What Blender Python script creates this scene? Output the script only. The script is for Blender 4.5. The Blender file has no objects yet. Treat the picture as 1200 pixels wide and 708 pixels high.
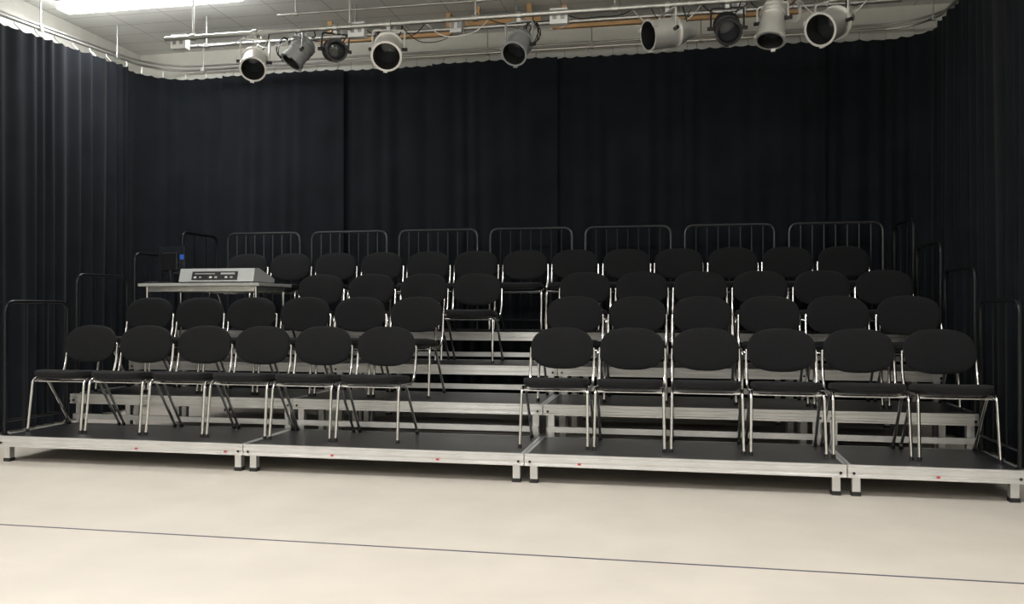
import bpy, math, random
from mathutils import Vector, Matrix
random.seed(7)
scene = bpy.context.scene
scene.view_settings.view_transform = 'Standard'
COL = scene.collection

# ------------------------------------------------------------------ materials
def mat(name, col, rough=0.5, metal=0.0, var=0.0, vscale=8.0, bump=0.0, bscale=60.0, spec=None, sheen=0.0, emit=None, estr=0.0):
    m = bpy.data.materials.new(name); m.use_nodes = True
    nt = m.node_tree; b = nt.nodes['Principled BSDF']
    b.inputs['Base Color'].default_value = (*col, 1)
    b.inputs['Roughness'].default_value = rough
    b.inputs['Metallic'].default_value = metal
    if spec is not None: b.inputs['Specular IOR Level'].default_value = spec
    if sheen: 
        b.inputs['Sheen Weight'].default_value = sheen
        b.inputs['Sheen Roughness'].default_value = 0.5
    if emit:
        b.inputs['Emission Color'].default_value = (*emit, 1)
        b.inputs['Emission Strength'].default_value = estr
    tc = nt.nodes.new('ShaderNodeTexCoord')
    if var:
        n = nt.nodes.new('ShaderNodeTexNoise'); n.inputs['Scale'].default_value = vscale
        n.inputs['Detail'].default_value = 5
        nt.links.new(tc.outputs['Object'], n.inputs['Vector'])
        r = nt.nodes.new('ShaderNodeValToRGB')
        r.color_ramp.elements[0].position = 0.3; r.color_ramp.elements[1].position = 0.7
        r.color_ramp.elements[0].color = (*[max(0, c*(1-var)) for c in col], 1)
        r.color_ramp.elements[1].color = (*[min(1, c*(1+var)) for c in col], 1)
        nt.links.new(n.outputs['Fac'], r.inputs['Fac'])
        nt.links.new(r.outputs['Color'], b.inputs['Base Color'])
    if bump:
        n2 = nt.nodes.new('ShaderNodeTexNoise'); n2.inputs['Scale'].default_value = bscale
        nt.links.new(tc.outputs['Object'], n2.inputs['Vector'])
        bp = nt.nodes.new('ShaderNodeBump'); bp.inputs['Strength'].default_value = bump
        bp.inputs['Distance'].default_value = 0.01
        nt.links.new(n2.outputs['Fac'], bp.inputs['Height'])
        nt.links.new(bp.outputs['Normal'], b.inputs['Normal'])
    return m

M_floor = mat('vinyl_floor', (0.71,0.65,0.575), 0.45, var=0.05, vscale=2.2, bump=0.03, bscale=6, spec=0.3)
M_wall = mat('painted_wall', (0.72,0.71,0.65), 0.8, var=0.04)
M_curt = mat('black_curtain_cloth', (0.0086,0.0104,0.0132), 0.88, var=0.22, vscale=3, bump=0.25, bscale=180, spec=0.10, sheen=0.05)
M_fabric = mat('charcoal_upholstery', (0.0115,0.0115,0.0125), 0.9, var=0.35, vscale=150, bump=0.4, bscale=300, spec=0.2, sheen=0.05)
M_chrome = mat('chrome_tube', (0.66,0.65,0.64), 0.2, 1.0)
M_steel = mat('galvanised_steel', (0.50,0.50,0.48), 0.38, 0.9, var=0.1)
M_black = mat('black_plastic', (0.012,0.012,0.013), 0.45)
M_deck = mat('black_phenolic_board', (0.026,0.026,0.027), 0.30, var=0.7, vscale=120, bump=0.35, bscale=160, spec=0.9)
M_alu = mat('aluminium_profile', (0.74,0.74,0.74), 0.36, 0.7, var=0.06, vscale=5)
M_rail = mat('dark_metal_rail', (0.07,0.073,0.078), 0.32, 0.8)
M_rail2 = mat('black_metal_rail', (0.018,0.019,0.021), 0.35, 0.6)
M_tape = mat('dark_line_tape', (0.045,0.05,0.085), 0.5)
M_red = mat('red_sticker', (0.6,0.05,0.06), 0.5)
M_silver = mat('brushed_lamp_housing', (0.78,0.77,0.74), 0.33, 0.6, var=0.06, vscale=10)
M_greyp = mat('grey_lamp_paint', (0.30,0.31,0.31), 0.45, 0.3)
M_dark = mat('dark_lamp_interior', (0.012,0.012,0.012), 0.5)
M_lens = mat('lamp_glass', (0.03,0.034,0.036), 0.06, 0.1)
M_wood = mat('varnished_wood_batten', (0.55,0.33,0.15), 0.5, var=0.15, vscale=4)
M_white = mat('white_plastic', (0.75,0.75,0.73), 0.5)
M_table = mat('grey_laminate', (0.42,0.42,0.40), 0.45)
M_cons = mat('console_grey_metal', (0.50,0.51,0.51), 0.4, 0.2)
M_mon = mat('monitor_plastic', (0.022,0.024,0.03), 0.25)
M_blue = mat('blue_plastic', (0.03,0.10,0.45), 0.35, emit=(0.05,0.2,0.9), estr=0.12)
M_tube = mat('fluorescent_diffuser', (0.9,0.9,0.9), 0.5, emit=(1.0,1.0,0.99), estr=24)
def ceiling_mat():
    m = bpy.data.materials.new('ceiling_tile'); m.use_nodes = True
    nt = m.node_tree; b = nt.nodes['Principled BSDF']; b.inputs['Roughness'].default_value = 0.85
    tc = nt.nodes.new('ShaderNodeTexCoord'); br = nt.nodes.new('ShaderNodeTexBrick')
    br.offset = 0.0
    br.inputs['Scale'].default_value = 1.0
    br.inputs['Brick Width'].default_value = 0.6; br.inputs['Row Height'].default_value = 0.3
    br.inputs['Mortar Size'].default_value = 0.006
    br.inputs['Color1'].default_value = (0.88,0.885,0.85,1); br.inputs['Color2'].default_value = (0.84,0.845,0.81,1)
    br.inputs['Mortar'].default_value = (0.55,0.55,0.52,1)
    nt.links.new(tc.outputs['Object'], br.inputs['Vector'])
    nt.links.new(br.outputs['Color'], b.inputs['Base Color'])
    return m
M_ceil = ceiling_mat()

# ------------------------------------------------------------------ mesh helpers
class MB:
    def __init__(s): s.v=[]; s.f=[]; s.m=[]; s.mats=[]
    def mi(s, m):
        if m not in s.mats: s.mats.append(m)
        return s.mats.index(m)
    def add(s, vs, fs, m):
        o=len(s.v); k=s.mi(m)
        s.v += [Vector(v) for v in vs]; s.f += [[i+o for i in f] for f in fs]; s.m += [k]*len(fs)
    def box(s, a, b, m):
        x0,y0,z0=a; x1,y1,z1=b
        s.add([(x0,y0,z0),(x1,y0,z0),(x1,y1,z0),(x0,y1,z0),(x0,y0,z1),(x1,y0,z1),(x1,y1,z1),(x0,y1,z1)],
              [(0,3,2,1),(4,5,6,7),(0,1,5,4),(1,2,6,5),(2,3,7,6),(3,0,4,7)], m)
    def tube(s, pts, r, m, seg=8, cap=True, rz=None):
        pts=[Vector(p) for p in pts]; n=len(pts); vs=[]; fs=[]
        t=(pts[1]-pts[0]).normalized()
        up=Vector((0,0,1)) if abs(t.z)<0.9 else Vector((1,0,0))
        nrm=t.cross(up).normalized()
        for i,p in enumerate(pts):
            if i==0: tt=pts[1]-pts[0]
            elif i==n-1: tt=pts[-1]-pts[-2]
            else: tt=(pts[i+1]-p).normalized()+(p-pts[i-1]).normalized()
            tt.normalize()
            nrm=(nrm-tt*nrm.dot(tt)).normalized(); bn=tt.cross(nrm)
            for j in range(seg):
                a=2*math.pi*j/seg
                vs.append(p+nrm*math.cos(a)*r+bn*math.sin(a)*r)
        for i in range(n-1):
            for j in range(seg):
                k=(j+1)%seg
                fs.append((i*seg+j,i*seg+k,(i+1)*seg+k,(i+1)*seg+j))
        if cap:
            fs.append(tuple(range(seg))[::-1]); fs.append(tuple(range((n-1)*seg,n*seg)))
        s.add(vs,fs,m)
    def revolve(s, prof, m, seg=24, R=None, o=(0,0,0)):
        R=R or Matrix.Identity(3); o=Vector(o); vs=[]; fs=[]
        n=len(prof)
        for r,z in prof:
            for j in range(seg):
                a=2*math.pi*j/seg
                vs.append(R@Vector((r*math.cos(a),r*math.sin(a),z))+o)
        for i in range(n-1):
            for j in range(seg):
                k=(j+1)%seg
                fs.append((i*seg+j,i*seg+k,(i+1)*seg+k,(i+1)*seg+j))
        s.add(vs,fs,m)
    def obj(s, name, parent=None, loc=(0,0,0), smooth=True, bevel=0.0, rot=None):
        me=bpy.data.meshes.new(name); me.from_pydata([tuple(v) for v in s.v],[],s.f)
        for m in s.mats: me.materials.append(m)
        for p,k in zip(me.polygons,s.m): p.material_index=k
        me.update()
        if smooth:
            for p in me.polygons: p.use_smooth=True
            me.set_sharp_from_angle(angle=math.radians(35))
        ob=bpy.data.objects.new(name,me); COL.objects.link(ob); ob.location=loc
        if rot: ob.rotation_euler=rot
        if parent: ob.parent=parent
        if bevel:
            bv=ob.modifiers.new('bevel','BEVEL'); bv.width=bevel; bv.segments=2; bv.limit_method='ANGLE'
        return ob

def fillet(pts, r, n=5):
    pts=[Vector(p) for p in pts]; out=[pts[0]]
    for i in range(1,len(pts)-1):
        p=pts[i]; a=(pts[i-1]-p); b=(pts[i+1]-p)
        rr=min(r,a.length*0.48,b.length*0.48)
        A=p+a.normalized()*rr; B=p+b.normalized()*rr
        for k in range(n+1):
            t=k/n; out.append(A*(1-t)**2+p*2*t*(1-t)+B*t*t)
    out.append(pts[-1]); return out

def empty(name, loc, label=None, cat=None, group=None):
    e=bpy.data.objects.new(name,None); COL.objects.link(e); e.location=loc
    e.empty_display_size=0.1
    tag(e,label,cat,group); return e
def tag(o,label=None,cat=None,group=None,kind=None):
    if label:o['label']=label
    if cat:o['category']=cat
    if group:o['group']=group
    if kind:o['kind']=kind
    return o
def copy_thing(root, loc, rotz=0.0):
    def cp(o,par):
        c=o.copy(); COL.objects.link(c)
        c.parent=par
        for ch in [x for x in o.children]: cp(ch,c)
        return c
    r=cp(root,None); r.location=loc; r.rotation_euler=(0,0,rotz)
    return r

def C(a,e):
    c=math.cos(a); return math.copysign(abs(c)**e,c)
def S(a,e):
    c=math.sin(a); return math.copysign(abs(c)**e,c)
def pad(mb, a,b,c,e1,e2,m,fn,nu=14,nv=36):
    vs=[];fs=[]
    for i in range(nu+1):
        ph=-math.pi/2+math.pi*i/nu
        for j in range(nv):
            th=2*math.pi*j/nv
            vs.append(fn(Vector((a*C(ph,e1)*C(th,e2), b*C(ph,e1)*S(th,e2), c*S(ph,e1)))))
    for i in range(nu):
        for j in range(nv):
            k=(j+1)%nv
            fs.append((i*nv+j,i*nv+k,(i+1)*nv+k,(i+1)*nv+j))
    mb.add(vs,fs,m)

# ------------------------------------------------------------------ room shell
XL,XR,YB,YF,ZC = -6.60,2.90,9.45,-3.2,4.30
def struct(name,a,b,m):
    mb=MB(); mb.box(a,b,m); o=mb.obj(name,smooth=False); o['kind']='structure'; return o
struct('floor',(XL,YF,-0.1),(XR,YB,0),M_floor)
struct('ceiling',(XL,YF,ZC),(XR,YB,ZC+0.1),M_ceil)
struct('wall_back',(XL-0.1,YB,-0.1),(XR+0.1,YB+0.1,ZC+0.1),M_wall)
struct('wall_left',(XL-0.1,YF,-0.1),(XL,YB,ZC+0.1),M_wall)
struct('wall_right',(XR,YF,-0.1),(XR+0.1,YB,ZC+0.1),M_wall)
struct('wall_front',(XL-0.1,YF-0.1,-0.1),(XR+0.1,YF,ZC+0.1),M_wall)
mb=MB(); mb.box((XL+0.35,3.884,0.0),(XR-0.05,3.896,0.0015),M_tape)
tag(mb.obj('floor_line',smooth=False),'thin dark tape line across the pale floor','floor marking')

# ------------------------------------------------------------------ stage decks
Y0=5.45; P=0.77
DZ=[0.195,0.43,0.66,0.92]
bounds=[(-5,-3),(-3,-1),(-1,1),(1,2)]
def deck(x0,x1,y0,y1,z,prev,tier,idx):
    w=x1-x0-0.006; d=y1-y0-0.006
    r=empty('stage_deck',(x0+0.003,y0+0.003,0),
        'low black-topped stage platform with aluminium frame on short legs' if tier==0 else 'raised black-topped seating riser with aluminium frame and legs',
        'stage platform','modular stage platforms')
    mb=MB(); mb.box((0.022,0.022,z-0.018),(w-0.022,d-0.022,z),M_deck); mb.obj('deck_board',r,smooth=False)
    mb=MB(); h=0.078; t=z+0.001; b=z-h
    prof=[(0.0,t),(0.022,t),(0.022,t-0.02),(0.03,t-0.02),(0.03,b),(0.0,b),(0.0,b+0.012),(0.006,b+0.015),(0.006,b+0.030),(0.0,b+0.033),(0.0,t-0.026),(0.006,t-0.023),(0.006,t-0.014),(0.0,t-0.011)]
    n=len(prof)
    for flip in (0,1):
        vs=[]
        for x in (0.0,w):
            for (py,pz) in prof: vs.append((x, (d-py) if flip else py, pz))
        fs=[tuple(range(n)),tuple(range(n,2*n))[::-1]]+[(i,(i+1)%n,n+(i+1)%n,n+i) for i in range(n)]
        if not flip: fs=[f[::-1] for f in fs]
        mb.add(vs,fs,M_alu)
    mb.box((0,0.03,b),(0.022,d-0.03,t),M_alu); mb.box((w-0.022,0.03,b),(w,d-0.03,t),M_alu)
    for k in range(1,4):
        xx=w*k/4; mb.box((xx-0.02,0.03,b+0.01),(xx+0.02,d-0.03,z-0.02),M_alu)
    mb.obj('deck_frame',r,smooth=False)
    for lx in (0.055,w-0.055):
        for ly in (0.06,d-0.06):
            mb=MB(); mb.box((lx-0.024,ly-0.024,0.025),(lx+0.024,ly+0.024,b+0.002),M_alu)
            mb.box((lx-0.027,ly-0.027,0.0),(lx+0.027,ly+0.027,0.026),M_black)
            mb.obj('leg',r,smooth=False)
    if tier>0:
        mb=MB(); mb.box((0.03,0.0,prev+0.03),(w-0.03,0.03,prev+0.072),M_alu)
        mb.obj('crossbar',r,smooth=False)
    for (sx,m,rr) in ((0.035,M_black,0.009),(w-0.035,M_black,0.009)):
        mb=MB(); R=Matrix.Rotation(math.radians(90),3,'X')
        mb.revolve([(0.0,0.004),(rr,0.004),(rr,0.0)],m,12,R,(sx,0.0,z-0.05)); mb.obj('bolt',r)
    if tier==0:
        for sx in ([1.15,1.85],[0.65,1.4],[0.35])[min(idx,2)] if idx<3 else [0.5]:
            mb=MB(); mb.box((sx,-0.0012,z-0.062),(sx+0.02,0.0006,z-0.050),M_red); mb.obj('sticker',r,smooth=False)
for t in range(4):
    ya=Y0+P*t; yb=ya+P if t<3 else ya+0.95
    for i,(a,b) in enumerate(bounds): deck(a,b,ya,yb,DZ[t],DZ[t-1] if t else 0,t,i)

# ------------------------------------------------------------------ chairs
def build_chair():
    r=empty('stacking_chair',(0,0,0),'chrome-framed stacking chair with charcoal fabric seat and oval back','chair','audience chairs on the risers')
    mb=MB()
    def fs_(v):
        return Vector((v.x*(1.0-0.10*(v.y/0.22+1)/2), v.y+0.215, v.z+0.432-0.02*(v.y/0.22) - (0.014*max(0,(-v.y-0.12)/0.1)**2) + 0.006*(v.x/0.23)**2))
    pad(mb,0.232,0.218,0.030,0.45,0.42,M_fabric,fs_)
    def fs2(v): 
        q=fs_(v); q.z-=0.024; return q
    pad(mb,0.218,0.205,0.016,0.3,0.4,M_black,fs2,8,32)
    mb.obj('seat',r)
    mb=MB()
    def fb(v):
        return Vector((v.x, 0.425+v.z-0.35*v.x*v.x+0.16*v.y, 0.662+v.y))
    pad(mb,0.228,0.150,0.024,0.5,0.80,M_fabric,fb)
    def fb2(v):
        q=fb(v); q.y+=0.016; return q
    pad(mb,0.220,0.143,0.014,0.4,0.80,M_black,fb2,8,36)
    mb.obj('backrest',r)
    for sx in (-1,1):
        mb=MB()
        pts=fillet([(sx*0.232,0.0,0.016),(sx*0.226,0.045,0.408),(sx*0.226,0.36,0.395),(sx*0.232,0.405,0.50),(sx*0.229,0.432,0.665)],0.05)
        mb.tube(pts,0.0105,M_chrome,10)
        mb.tube([(sx*0.232,0.0,0.0),(sx*0.2318,0.002,0.022)],0.0135,M_black,10)
        mb.tube([(sx*0.229,0.431,0.655),(sx*0.205,0.428,0.672)],0.011,M_chrome,8)
        mb.obj('leg',r)
        mb=MB()
        pts=fillet([(sx*0.226,0.10,0.402),(sx*0.226,0.20,0.385),(sx*0.230,0.455,0.016)],0.05)
        mb.tube(pts,0.0105,M_chrome,10)
        mb.tube([(sx*0.230,0.457,0.0),(sx*0.2298,0.448,0.022)],0.0135,M_black,10)
        mb.obj('leg',r)
    for yy,zz in ((0.07,0.388),(0.33,0.382)):
        mb=MB(); mb.tube([(-0.226,yy,zz),(0.226,yy,zz)],0.009,M_chrome,8); mb.obj('crossbar',r)
    return r
proto=build_chair()
slots=[]
for i in range(6):
    for t in (0,1):
        slots.append((t,-4.70+i*0.504)); slots.append((t,-0.84+i*0.508))
    slots.append((2,-0.84+i*0.508))
for i in range(4): slots.append((2,-3.39+i*0.517))
for i in range(13): slots.append((3,-4.575+i*0.5075))
first=True
for (t,x) in slots:
    loc=(x,Y0+0.235+P*t+random.uniform(-0.010,0.010),DZ[t]+0.001)
    rz=math.radians(random.uniform(-0.4,0.4))
    if first:
        proto.location=loc; proto.rotation_euler=(0,0,rz); first=False
    else: copy_thing(proto,loc,rz)

# ------------------------------------------------------------------ guard rails
def rail(length,height,nb,label,M):
    r=empty('guard_rail',(0,0,0),label,'railing','guard rails around the seating')
    mb=MB()
    mb.tube(fillet([(0,0,0),(0,0,height),(length,0,height),(length,0,0)],0.09,6),0.014,M,10)
    mb.tube([(0.0,0,0.10),(length,0,0.10)],0.010,M,8)
    mb.obj('rail_frame',r)
    for k in range(1,nb):
        mb=MB(); x=length*k/nb
        mb.tube([(x,0,0.10),(x,0,height-0.005)],0.006,M,6); mb.obj('baluster',r)
    for x in (0,length):
        mb=MB(); mb.box((x-0.018,-0.018,0),(x+0.018,0.018,0.008),M); mb.obj('foot_plate',r,smooth=False)
    return r
rb=rail(0.86,1.05,8,'dark metal guard rail with rounded corners behind the top row',M_rail)
for i in range(7):
    loc=(-4.945+i*1.0,8.655,DZ[3]+0.002)
    if i==0: rb.location=loc
    else: copy_thing(rb,loc)
rs=rail(0.66,1.0,3,'black metal side rail with rounded corners on a riser end',M_rail2)
k=0
for t in range(4):
    for x in (-4.979,1.979):
        loc=(x,Y0+P*t+0.06,DZ[t]+0.002)
        if k==0: rs.location=loc; rs.rotation_euler=(0,0,math.pi/2)
        else: copy_thing(rs,loc,math.pi/2)
        k+=1

# ------------------------------------------------------------------ curtains on a curved track
CX0,CX1,CY,RC=-6.12,2.46,9.10,0.45
def make_path():
    pts=[]; step=0.02
    y=4.5
    while y<CY-RC: pts.append((CX0,y)); y+=step
    n=int(RC*math.pi/2/step)
    for i in range(n): a=math.pi-(math.pi/2)*i/n; pts.append((CX0+RC+RC*math.cos(a),CY-RC+RC*math.sin(a)))
    x=CX0+RC
    while x<CX1-RC: pts.append((x,CY)); x+=step
    for i in range(n): a=math.pi/2-(math.pi/2)*i/n; pts.append((CX1-RC+RC*math.cos(a),CY-RC+RC*math.sin(a)))
    y=CY-RC
    while y>4.5: pts.append((CX1,y)); y-=step
    return [Vector((p[0],p[1],0)) for p in pts]
path=make_path()
cum=[0]
for i in range(1,len(path)): cum.append(cum[-1]+(path[i]-path[i-1]).length)
LT=cum[-1]
def at(s):
    s=max(0.001,min(LT-0.001,s))
    lo=int(s/LT*len(path)); lo=min(lo,len(path)-2)
    while lo>0 and cum[lo]>s: lo-=1
    while lo<len(path)-2 and cum[lo+1]<s: lo+=1
    t=(s-cum[lo])/max(1e-6,cum[lo+1]-cum[lo])
    p=path[lo].lerp(path[lo+1],t)
    a=path[max(0,lo-2)]; b=path[min(len(path)-1,lo+3)]
    d=(b-a).normalized(); nrm=Vector((d.y,-d.x,0))
    return p,nrm
def dip(p): return -0.055*max(0.0,8.9-p.y)
ZT=3.87
mb=MB(); mb.tube([p+Vector((0,0,3.965+dip(p))) for p in path[::4]],0.015,M_steel,8)
tr=empty('curtain_track',(0,0,0),'curved steel curtain track running round three sides below the ceiling','curtain rail')
mb.obj('track_tube',tr)
s=0.4
while s<LT:
    p,nn=at(s); d_=dip(p); mb=MB(); mb.tube([(p.x,p.y,3.965+d_),(p.x,p.y,ZC)],0.007,M_steel,6)
    mb.box((p.x-0.02,p.y-0.02,3.945+d_),(p.x+0.02,p.y+0.02,3.985+d_),M_steel); mb.obj('hanger',tr,smooth=False); s+=1.15
mb=MB(); mb.tube([at(cum[i])[0]-at(cum[i])[1]*0.13+Vector((0,0,4.05+dip(path[i]))) for i in range(0,len(path),4)],0.013,M_steel,8)
mb.obj('support_tube',tr)

sb=4.6-RC+RC*math.pi/2
edges=[0.0,2.0,3.9,sb+0.45,sb+1.9,sb+3.0,sb+4.35,sb+5.75,sb+7.1,sb+8.5,sb+10.5,LT-0.0]
for k in range(len(edges)-1):
    s0,s1=edges[k],edges[k+1]
    s0-=0.03 if k else 0; s1+=0.03
    side = (s1<4.6) or (s0>sb+7.0)
    lam=0.165 if side else 0.21; A=0.027 if side else 0.0125
    off=0.075*(k%2) if side else 0.05*(k%2)
    ph=random.uniform(0,6); ph2=random.uniform(0,6); hook=0.13
    n=int((s1-s0)/0.013); nz=18; vs=[]; fs=[]
    for i in range(n+1):
        s=s0+(s1-s0)*i/n; p,nn=at(s)
        w=s+0.05*math.sin(s*5.1+ph2)+0.03*math.sin(s*11+ph)
        for j in range(nz+1):
            v=j/nz
            z=(ZT+dip(p))*(1-v)+0.02*v
            if j==0: z-=0.016*abs(math.sin(math.pi*(s-s0)/hook))**0.8
            aa=A*(0.55+0.75*v)*(0.6+0.6*math.sin(s*1.7+ph)**2)
            o=aa*(math.sin(2*math.pi*w/lam+ph+0.35*math.sin(v*3+s))+0.45*math.sin(2*math.pi*w/(lam*2.7)+ph2+0.5*v))
            o+=0.008*math.sin(s*2.3+v*2.0)
            q=p+nn*(off+o+0.0); vs.append((q.x,q.y,z))
    for i in range(n):
        for j in range(nz):
            a=i*(nz+1)+j; fs.append((a,a+1,a+nz+2,a+nz+1))
    mb=MB(); mb.add(vs,fs,M_curt)
    r=empty('curtain',(*at((s0+s1)/2)[0].xy,0),'long black cloth drape hanging in soft vertical folds from the track','curtain','black curtains')
    L=Vector(r.location)
    mb.v=[v-L for v in mb.v]; o=mb.obj('drape_cloth',r)
    for p_ in o.data.polygons: p_.use_smooth=True
    s=s0+hook
    while s<s1-0.02:
        p,nn=at(s); d_=dip(p); q=p-L
        mb=MB(); mb.tube([(q.x,q.y,3.955+d_),(q.x+nn.x*0.012,q.y+nn.y*0.012,3.92+d_),(q.x+nn.x*off,q.y+nn.y*off,ZT-0.01+d_)],0.005,M_steel,5)
        mb.obj('curtain_hook',r); s+=hook*2

# ------------------------------------------------------------------ table with lighting desk
r=empty('folding_table',(-4.94,7.04,DZ[2]+0.001),'grey laminate folding table with slim metal legs on the riser','table')
TW,TD,TH=1.22,0.66,0.715
mb=MB(); mb.box((0,0,TH-0.028),(TW,TD,TH),M_table); mb.obj('table_top',r,smooth=False,bevel=0.004)
mb=MB()
for (a,b) in (((0.05,0.05),(TW-0.05,0.07)),((0.05,TD-0.07),(TW-0.05,TD-0.05)),((0.05,0.07),(0.07,TD-0.07)),((TW-0.07,0.07),(TW-0.05,TD-0.07))):
    mb.box((a[0],a[1],TH-0.075),(b[0],b[1],TH-0.028),M_steel)
mb.obj('apron',r,smooth=False)
for lx in (0.06,TW-0.06):
    for ly in (0.06,TD-0.06):
        mb=MB(); mb.tube([(lx,ly,0.0),(lx,ly,TH-0.03)],0.013,M_chrome,8); mb.tube([(lx,ly,0),(lx,ly,0.02)],0.017,M_black,8); mb.obj('leg',r)
tz=DZ[2]+0.001+TH+0.001
r=empty('lighting_console',(-4.56,7.10,tz),'grey lighting control desk with dark connector panel, on the table','mixing desk')
W,D,H=0.75,0.42,0.135
mb=MB()
sec=[(0,0.012),(0.035,H),(0.12,H+0.004),(D,0.05),(D,0.012)]
vs=[(x,y,z) for x in (0,W) for (y,z) in sec]; n=5
mb.add(vs,[tuple(range(n)),tuple(range(n,2*n))[::-1]]+[(i,n+i,n+(i+1)%n,(i+1)%n) for i in range(n)],M_cons)
mb.obj('console_body',r,smooth=False,bevel=0.004)
def onp(z): return 0.035*(z-0.012)/(H-0.012)
mb=MB(); 
def slab(x0,x1,z0,z1,out,m):
    a,b=onp(z0),onp(z1)
    mb.add([(x0,a-out,z0),(x1,a-out,z0),(x1,b-out,z1),(x0,b-out,z1),(x0,a+0.002,z0),(x1,a+0.002,z0),(x1,b+0.002,z1),(x0,b+0.002,z1)],
           [(0,1,2,3),(0,4,5,1),(1,5,6,2),(2,6,7,3),(3,7,4,0),(5,4,7,6)],m)
slab(0.13,0.59,0.028,0.108,0.004,M_black)
for i in range(8):
    if i in (2,5): continue
    slab(0.155+i*0.052,0.155+i*0.052+0.024,0.045,0.062,0.009,M_steel if i%3 else M_white)
slab(0.16,0.36,0.082,0.092,0.006,M_steel); slab(0.42,0.56,0.080,0.096,0.006,M_cons)
mb.obj('connector_panel',r,smooth=False)
for sx in (0.06,0.69):
    mb=MB(); mb.box((sx-0.02,0.03,0),(sx+0.02,D-0.03,0.013),M_black); mb.obj('foot',r,smooth=False)
for i in range(14):
    mb=MB(); x=0.06+i*0.048; y=0.24; z=H-(H-0.05)*(y-0.12)/(D-0.12)
    mb.box((x-0.007,y-0.012,z-0.005),(x+0.007,y+0.012,z+0.018),M_black); mb.obj('fader_knob',r,smooth=False)
r=empty('computer_monitor',(-4.79,7.36,tz),'black computer monitor on a stand, blue lit edge, on the table','monitor')
r.rotation_euler=(0,0,math.radians(-14))
mb=MB(); mb.box((-0.17,-0.018,0.10),(0.17,0.018,0.36),M_mon); mb.obj('screen_housing',r,smooth=False,bevel=0.006)
mb=MB(); mb.box((-0.10,-0.042,0.13),(0.10,-0.018,0.30),M_black); mb.obj('rear_cover',r,smooth=False,bevel=0.008)
mb=MB(); mb.tube([(0,-0.01,0.012),(0,-0.03,0.16)],0.016,M_black,8); mb.obj('stand_neck',r)
mb=MB(); mb.revolve([(0,0.014),(0.08,0.012),(0.095,0.0),(0,0.0)],M_black,24); mb.obj('stand_base',r)
mb=MB(); mb.box((0.120,-0.024,0.235),(0.165,-0.017,0.28),M_blue); mb.obj('status_strip',r,smooth=False)
mb=MB(); pts=[(-4.92,7.10,tz+0.008),(-4.84,7.07,tz+0.012),(-4.78,7.14,tz+0.008),(-4.70,7.09,tz+0.01),(-4.60,7.08,tz+0.008)]
mb.tube(fillet(pts,0.04),0.008,M_black,6); tag(mb.obj('power_cable'),'loose black cable lying on the table','cable')
cp=[]
for i in range(97):
    a=i*2*math.pi/16; rr=0.15+0.015*math.sin(i*0.7); cp.append((rr*1.3*math.cos(a),rr*math.sin(a),0.014+0.011*(i/16)))
mb=MB(); mb.tube(cp,0.009,M_white,6)
tag(mb.obj('cable_coil',loc=(-4.25,6.62,0.0)),'coil of white cable lying on the floor under the risers','cable')

# ------------------------------------------------------------------ lighting bars and lamps
BY,BZ=7.40,3.76
def bar(x0,x1,y,z,lab,hang,rad=0.022):
    r=empty('lighting_bar',((x0+x1)/2,y,z),lab,'lighting bar')
    h=(x1-x0)/2; mb=MB(); mb.tube([(-h,0,0),(h,0,0)],rad,M_steel,12); mb.obj('bar_tube',r)
    for x in hang:
        mb=MB(); q=x-(x0+x1)/2
        mb.tube([(q,0,0.0),(q,0,ZC-z)],0.011,M_steel,8); mb.tube([(q-0.025,0,0),(q+0.025,0,0)],rad+0.01,M_steel,10)
        mb.obj('hanger',r)
    return r
bar(-4.9,2.05,BY,BZ,'long galvanised lighting bar hung from the ceiling',[-4.6,-3.0,-1.8,-0.55,0.1,1.7])
bar(-5.4,2.0,8.30,3.98,'galvanised steel pipe hung close to the ceiling',[-5.0,-3.3,-1.6,0.1,1.6])
bar(-4.0,1.9,7.95,4.12,'thin steel conduit pipe below the ceiling',[-3.8,-1.9,0.0,1.8],0.012)
for (xa,xb,y,z) in ((-3.9,-2.3,8.72,4.06),(-1.3,1.2,8.72,4.06),(-2.2,-1.4,8.6,4.10)):
    mb=MB(); mb.box((xa,y,z),(xb,y+0.05,z+0.07),M_wood); mb.box((xa+0.1,y+0.01,z+0.07),(xa+0.15,y+0.04,ZC),M_wood); mb.box((xb-0.15,y+0.01,z+0.07),(xb-0.1,y+0.04,ZC),M_wood)
    tag(mb.obj('wooden_batten',smooth=False),'varnished wooden batten fixed under the ceiling','batten','wooden battens')
def sockbox(x,y,z,w=0.16):
    mb=MB(); mb.box((-w/2,-0.04,-0.07),(w/2,0.04,0.07),M_white)
    for q in (-0.035,0.035): mb.box((q-0.018,-0.046,-0.03),(q+0.018,-0.04,0.03),M_greyp)
    tag(mb.obj('socket_box',loc=(x,y,z),smooth=False,bevel=0.005),'white electrical socket box fixed to the lighting bar','socket box','socket boxes')
for x in (-4.78,-2.95,-1.05): sockbox(x,BY+0.064,BZ-0.02)
for x in (-2.2,0.55): sockbox(x,8.30-0.065,3.98,0.12)

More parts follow.
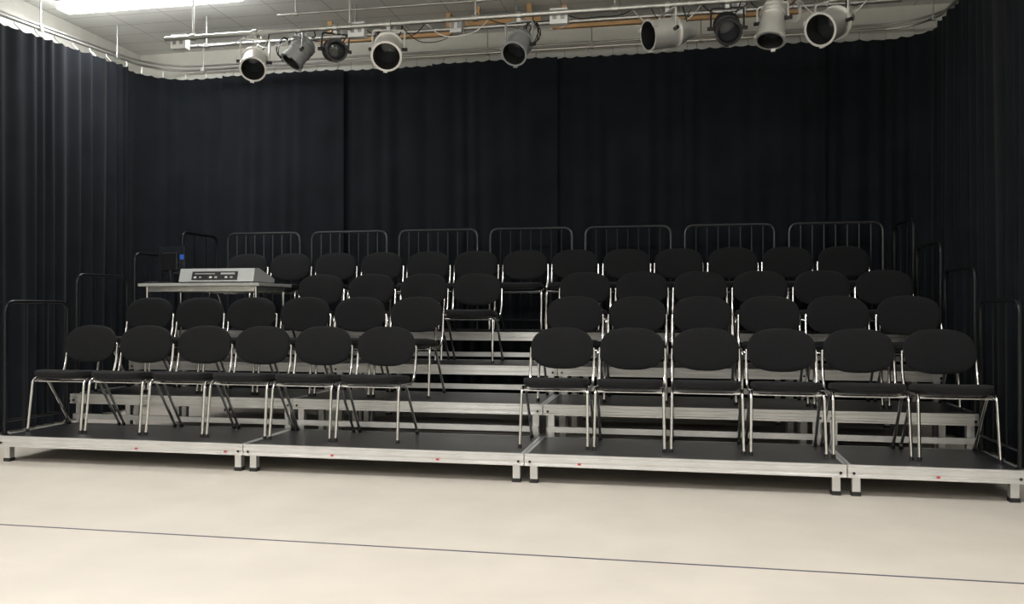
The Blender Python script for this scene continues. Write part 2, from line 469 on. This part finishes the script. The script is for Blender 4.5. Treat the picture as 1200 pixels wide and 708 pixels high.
def lamp(x,kind,d,color,label,drop=0.28,sc=1.0,frame=False):
    r=empty('stage_spotlight',(x,BY,BZ),label,'stage light','stage lights on the bar')
    d=Vector(d).normalized(); R=d.to_track_quat('Z','Y').to_matrix()
    h=Vector((d.x,d.y,0)); h = h.normalized() if h.length>0.05 else Vector((0,-1,0))
    side=Vector((-h.y,h.x,0))
    c=Vector((0,-0.02,-drop))
    mb=MB()
    if kind=='par':
        prof=[(0.0,-0.26),(0.05,-0.255),(0.066,-0.24),(0.068,-0.18),(0.09,-0.15),(0.112,-0.09),(0.118,0.0),(0.118,0.17),(0.130,0.172),(0.130,0.182),(0.112,0.182)]
        inn=[(0.112,0.182),(0.110,0.0),(0.108,-0.03)]; lz=0.02
    elif kind=='fresnel':
        prof=[(0.0,-0.15),(0.07,-0.15),(0.095,-0.13),(0.10,-0.05),(0.10,-0.045),(0.108,-0.04),(0.108,0.0),(0.10,0.005),(0.10,0.08),(0.112,0.085),(0.112,0.12),(0.09,0.12)]
        inn=[(0.09,0.12),(0.088,0.05)]; lz=0.06
    else:
        prof=[(0.0,-0.20),(0.06,-0.19),(0.085,-0.16),(0.095,-0.10),(0.095,-0.02),(0.105,0.02),(0.118,0.18),(0.128,0.185),(0.128,0.20),(0.105,0.20)]
        inn=[(0.105,0.20),(0.10,0.10)]; lz=0.12
    prof=[(a*sc,b*sc) for a,b in prof]; inn=[(a*sc,b*sc) for a,b in inn]
    mb.revolve(prof,color,28,R,c); mb.revolve(inn,M_dark,28,R,c)
    for zz in (-0.10,-0.07) if kind!='profile' else (-0.12,-0.08,-0.04):
        rr=[p for p in prof if p[1]<=zz*sc][-1][0]+0.006
        mb.revolve([(rr-0.01,zz*sc-0.004),(rr+0.012,zz*sc-0.004),(rr+0.012,zz*sc+0.004),(rr-0.01,zz*sc+0.004)],color,28,R,c)
    mb.obj('lamp_housing',r)
    mb=MB(); rl=inn[-1][0]+0.001
    mb.revolve([(0.0,(lz+0.02)*sc),(rl*0.5,(lz+0.014)*sc),(rl,lz*sc),(rl,(lz-0.03)*sc)],M_lens,24,R,c); mb.obj('lens',r)
    z0=prof[-1][1]
    for a in (0.4,2.5,4.6):
        mb=MB(); rr=prof[-2][0]; u=Vector((math.cos(a),math.sin(a),0)); w_=Vector((-math.sin(a),math.cos(a),0))
        o=MB(); o.box((-0.018,-0.004,-0.02),(0.018,0.006,0.016),color)
        MM=Matrix((w_,u,Vector((0,0,1)))).transposed()
        mb.add([R@(MM@v+u*rr+Vector((0,0,z0)))+c for v in o.v],o.f,color); mb.obj('frame_clip',r,smooth=False)
    wy=(prof[5][0] if kind!='fresnel' else 0.11*sc)+0.026
    mb=MB()
    pts=fillet([c+side*wy,Vector((side.x*wy,side.y*wy,-0.06)),Vector((-side.x*wy,-side.y*wy,-0.06)),c-side*wy],0.03)
    mb.tube(pts,0.009,color,6); 
    mb.tube([c+side*(wy-0.03),c+side*(wy+0.03)],0.016,M_black,8); mb.tube([c-side*(wy-0.03),c-side*(wy+0.03)],0.016,M_black,8)
    mb.obj('yoke',r)
    mb=MB(); mb.tube([(-0.022,0,0),(0.022,0,0)],0.034,M_steel,10); mb.box((-0.018,-0.012,-0.065),(0.018,0.012,-0.02),M_steel)
    mb.tube([(0,0.02,-0.0),(0.0,0.075,-0.01)],0.006,M_steel,6); mb.obj('clamp',r)
    rear=c-d*0.20*sc
    mb=MB(); e=Vector((0.12,0.04,0.02)); mid=(rear+e)/2+Vector((0.03,0.06,-0.05))
    mb.tube([ (rear*(1-t)**2+mid*2*t*(1-t)+e*t*t) for t in [i/12 for i in range(13)]],0.006,M_black,6); mb.obj('power_lead',r)
    mb=MB(); 
    mb.tube([Vector((-0.07+0.14*t,0.02,0.03-0.30*(4*t*(1-t))*0.5)) for t in [i/12 for i in range(13)]],0.003,M_steel,5); mb.obj('safety_cable',r)
lamp(-3.95,'par',(0.30,-0.72,-0.62),M_silver,'silver can spotlight tilted down towards the floor',sc=0.95)
lamp(-3.50,'fresnel',(-0.45,-0.35,-0.80),M_greyp,'grey spotlight turned sideways and down',drop=0.22)
lamp(-3.14,'fresnel',(0.50,-0.75,-0.25),M_black,'small dark spotlight with open front',drop=0.22,sc=0.9)
lamp(-2.62,'par',(0.20,-0.80,-0.58),M_silver,'silver can spotlight with black inside tilted down',sc=1.08,drop=0.24)
lamp(-1.40,'par',(-0.12,-0.74,-0.66),M_greyp,'dull grey can spotlight pointing down',sc=0.9)
lamp(-0.10,'par',(-0.86,-0.50,-0.22),M_silver,'silver can spotlight turned nearly horizontal sideways',drop=0.25,sc=1.05)
lamp(0.40,'fresnel',(0.05,-0.80,-0.55),M_black,'black spotlight with ribbed housing',drop=0.24)
lamp(0.77,'profile',(-0.14,-0.30,-0.92),M_silver,'grey profile spotlight pointing steeply down',drop=0.20)
lamp(1.24,'par',(-0.58,-0.70,-0.42),M_silver,'large bright silver can spotlight aimed down sideways',drop=0.26,sc=1.08)
random.seed(3)
def swag(a,b,sag,m,r=0.005):
    a=Vector(a);b=Vector(b); mb=MB()
    mb.tube([a.lerp(b,t)+Vector((0,0.03*math.sin(t*9),-sag*4*t*(1-t))) for t in [i/20 for i in range(21)]],r,m,6)
    tag(mb.obj('hanging_cable'),'thin electrical cable looped between lighting bar fittings','cable','cables looped on the lighting bars')
xs=[-4.75,-4.1,-3.6,-2.9,-2.3,-1.7,-1.0,-0.4,0.2,0.6,1.0,1.6]
for i in range(len(xs)-1):
    swag((xs[i],BY+0.12,BZ+0.02),(xs[i+1]-0.02,BY+0.12,BZ+0.02),random.uniform(0.05,0.20),M_white if i%3==1 else M_black)
for i in range(5):
    x=-3.7+i*1.15; swag((x,BY+0.10,BZ+0.03),(x+0.35,8.25,3.99),random.uniform(0.08,0.2),M_black if i%2 else M_white,0.004)
for (x,y,z,m) in ((-1.32,BY+0.17,BZ-0.02,M_black),(-3.75,BY+0.17,BZ-0.02,M_black),(-2.75,BY+0.17,BZ,M_black),(0.95,BY+0.17,BZ+0.02,M_white)):
    mb=MB(); mb.tube([(0.07*math.sin(i*2*math.pi/14)+0.012*math.sin(i),0.004*i*0.2,-0.08+0.10*math.cos(i*2*math.pi/14)) for i in range(50)],0.005,m,6)
    tag(mb.obj('cable_coil',loc=(x,y,z)),'small coil of spare cable hanging on the bar','cable','spare cable coils on the bar')

# ------------------------------------------------------------------ ceiling lights
def fluoro(x,y,w,power,lab,vis=True):
    r=empty('fluorescent_light',(x,y,ZC),lab,'ceiling light','fluorescent ceiling lights')
    mb=MB(); mb.box((-w/2,-0.11,-0.05),(w/2,0.11,0),M_white); mb.obj('light_body',r,smooth=False)
    mb=MB(); mb.box((-w/2+0.02,-0.09,-0.115),(w/2-0.02,0.09,-0.05),M_tube); mb.obj('diffuser',r,smooth=False,bevel=0.01)
    l=bpy.data.lights.new('tube_light','AREA'); l.shape='RECTANGLE'; l.size=w; l.size_y=0.18; l.energy=power; l.color=(0.98,0.985,0.99)
    o=bpy.data.objects.new('tube_light',l); COL.objects.link(o); o.parent=r; o.location=(0,0,-0.13)
fluoro(-5.22,7.60,2.0,36,'bright fluorescent ceiling light with white diffuser')
for x in (-4.6,-1.7,1.2):
    for y in (-1.0,3.2): fluoro(x,y,1.5,36,'fluorescent ceiling light with white diffuser')
w=bpy.data.worlds.new('World'); scene.world=w; w.use_nodes=True
w.node_tree.nodes['Background'].inputs[0].default_value=(0.5,0.55,0.6,1); w.node_tree.nodes['Background'].inputs[1].default_value=0.1

# ------------------------------------------------------------------ camera
cam=bpy.data.cameras.new('camera'); co=bpy.data.objects.new('camera',cam); COL.objects.link(co)
co.location=(0,0,1.155); co.rotation_euler=(math.radians(90.35),0,math.radians(11.2))
cam.sensor_width=36; cam.lens=992/1200*36; cam.clip_start=0.05
scene.camera=co
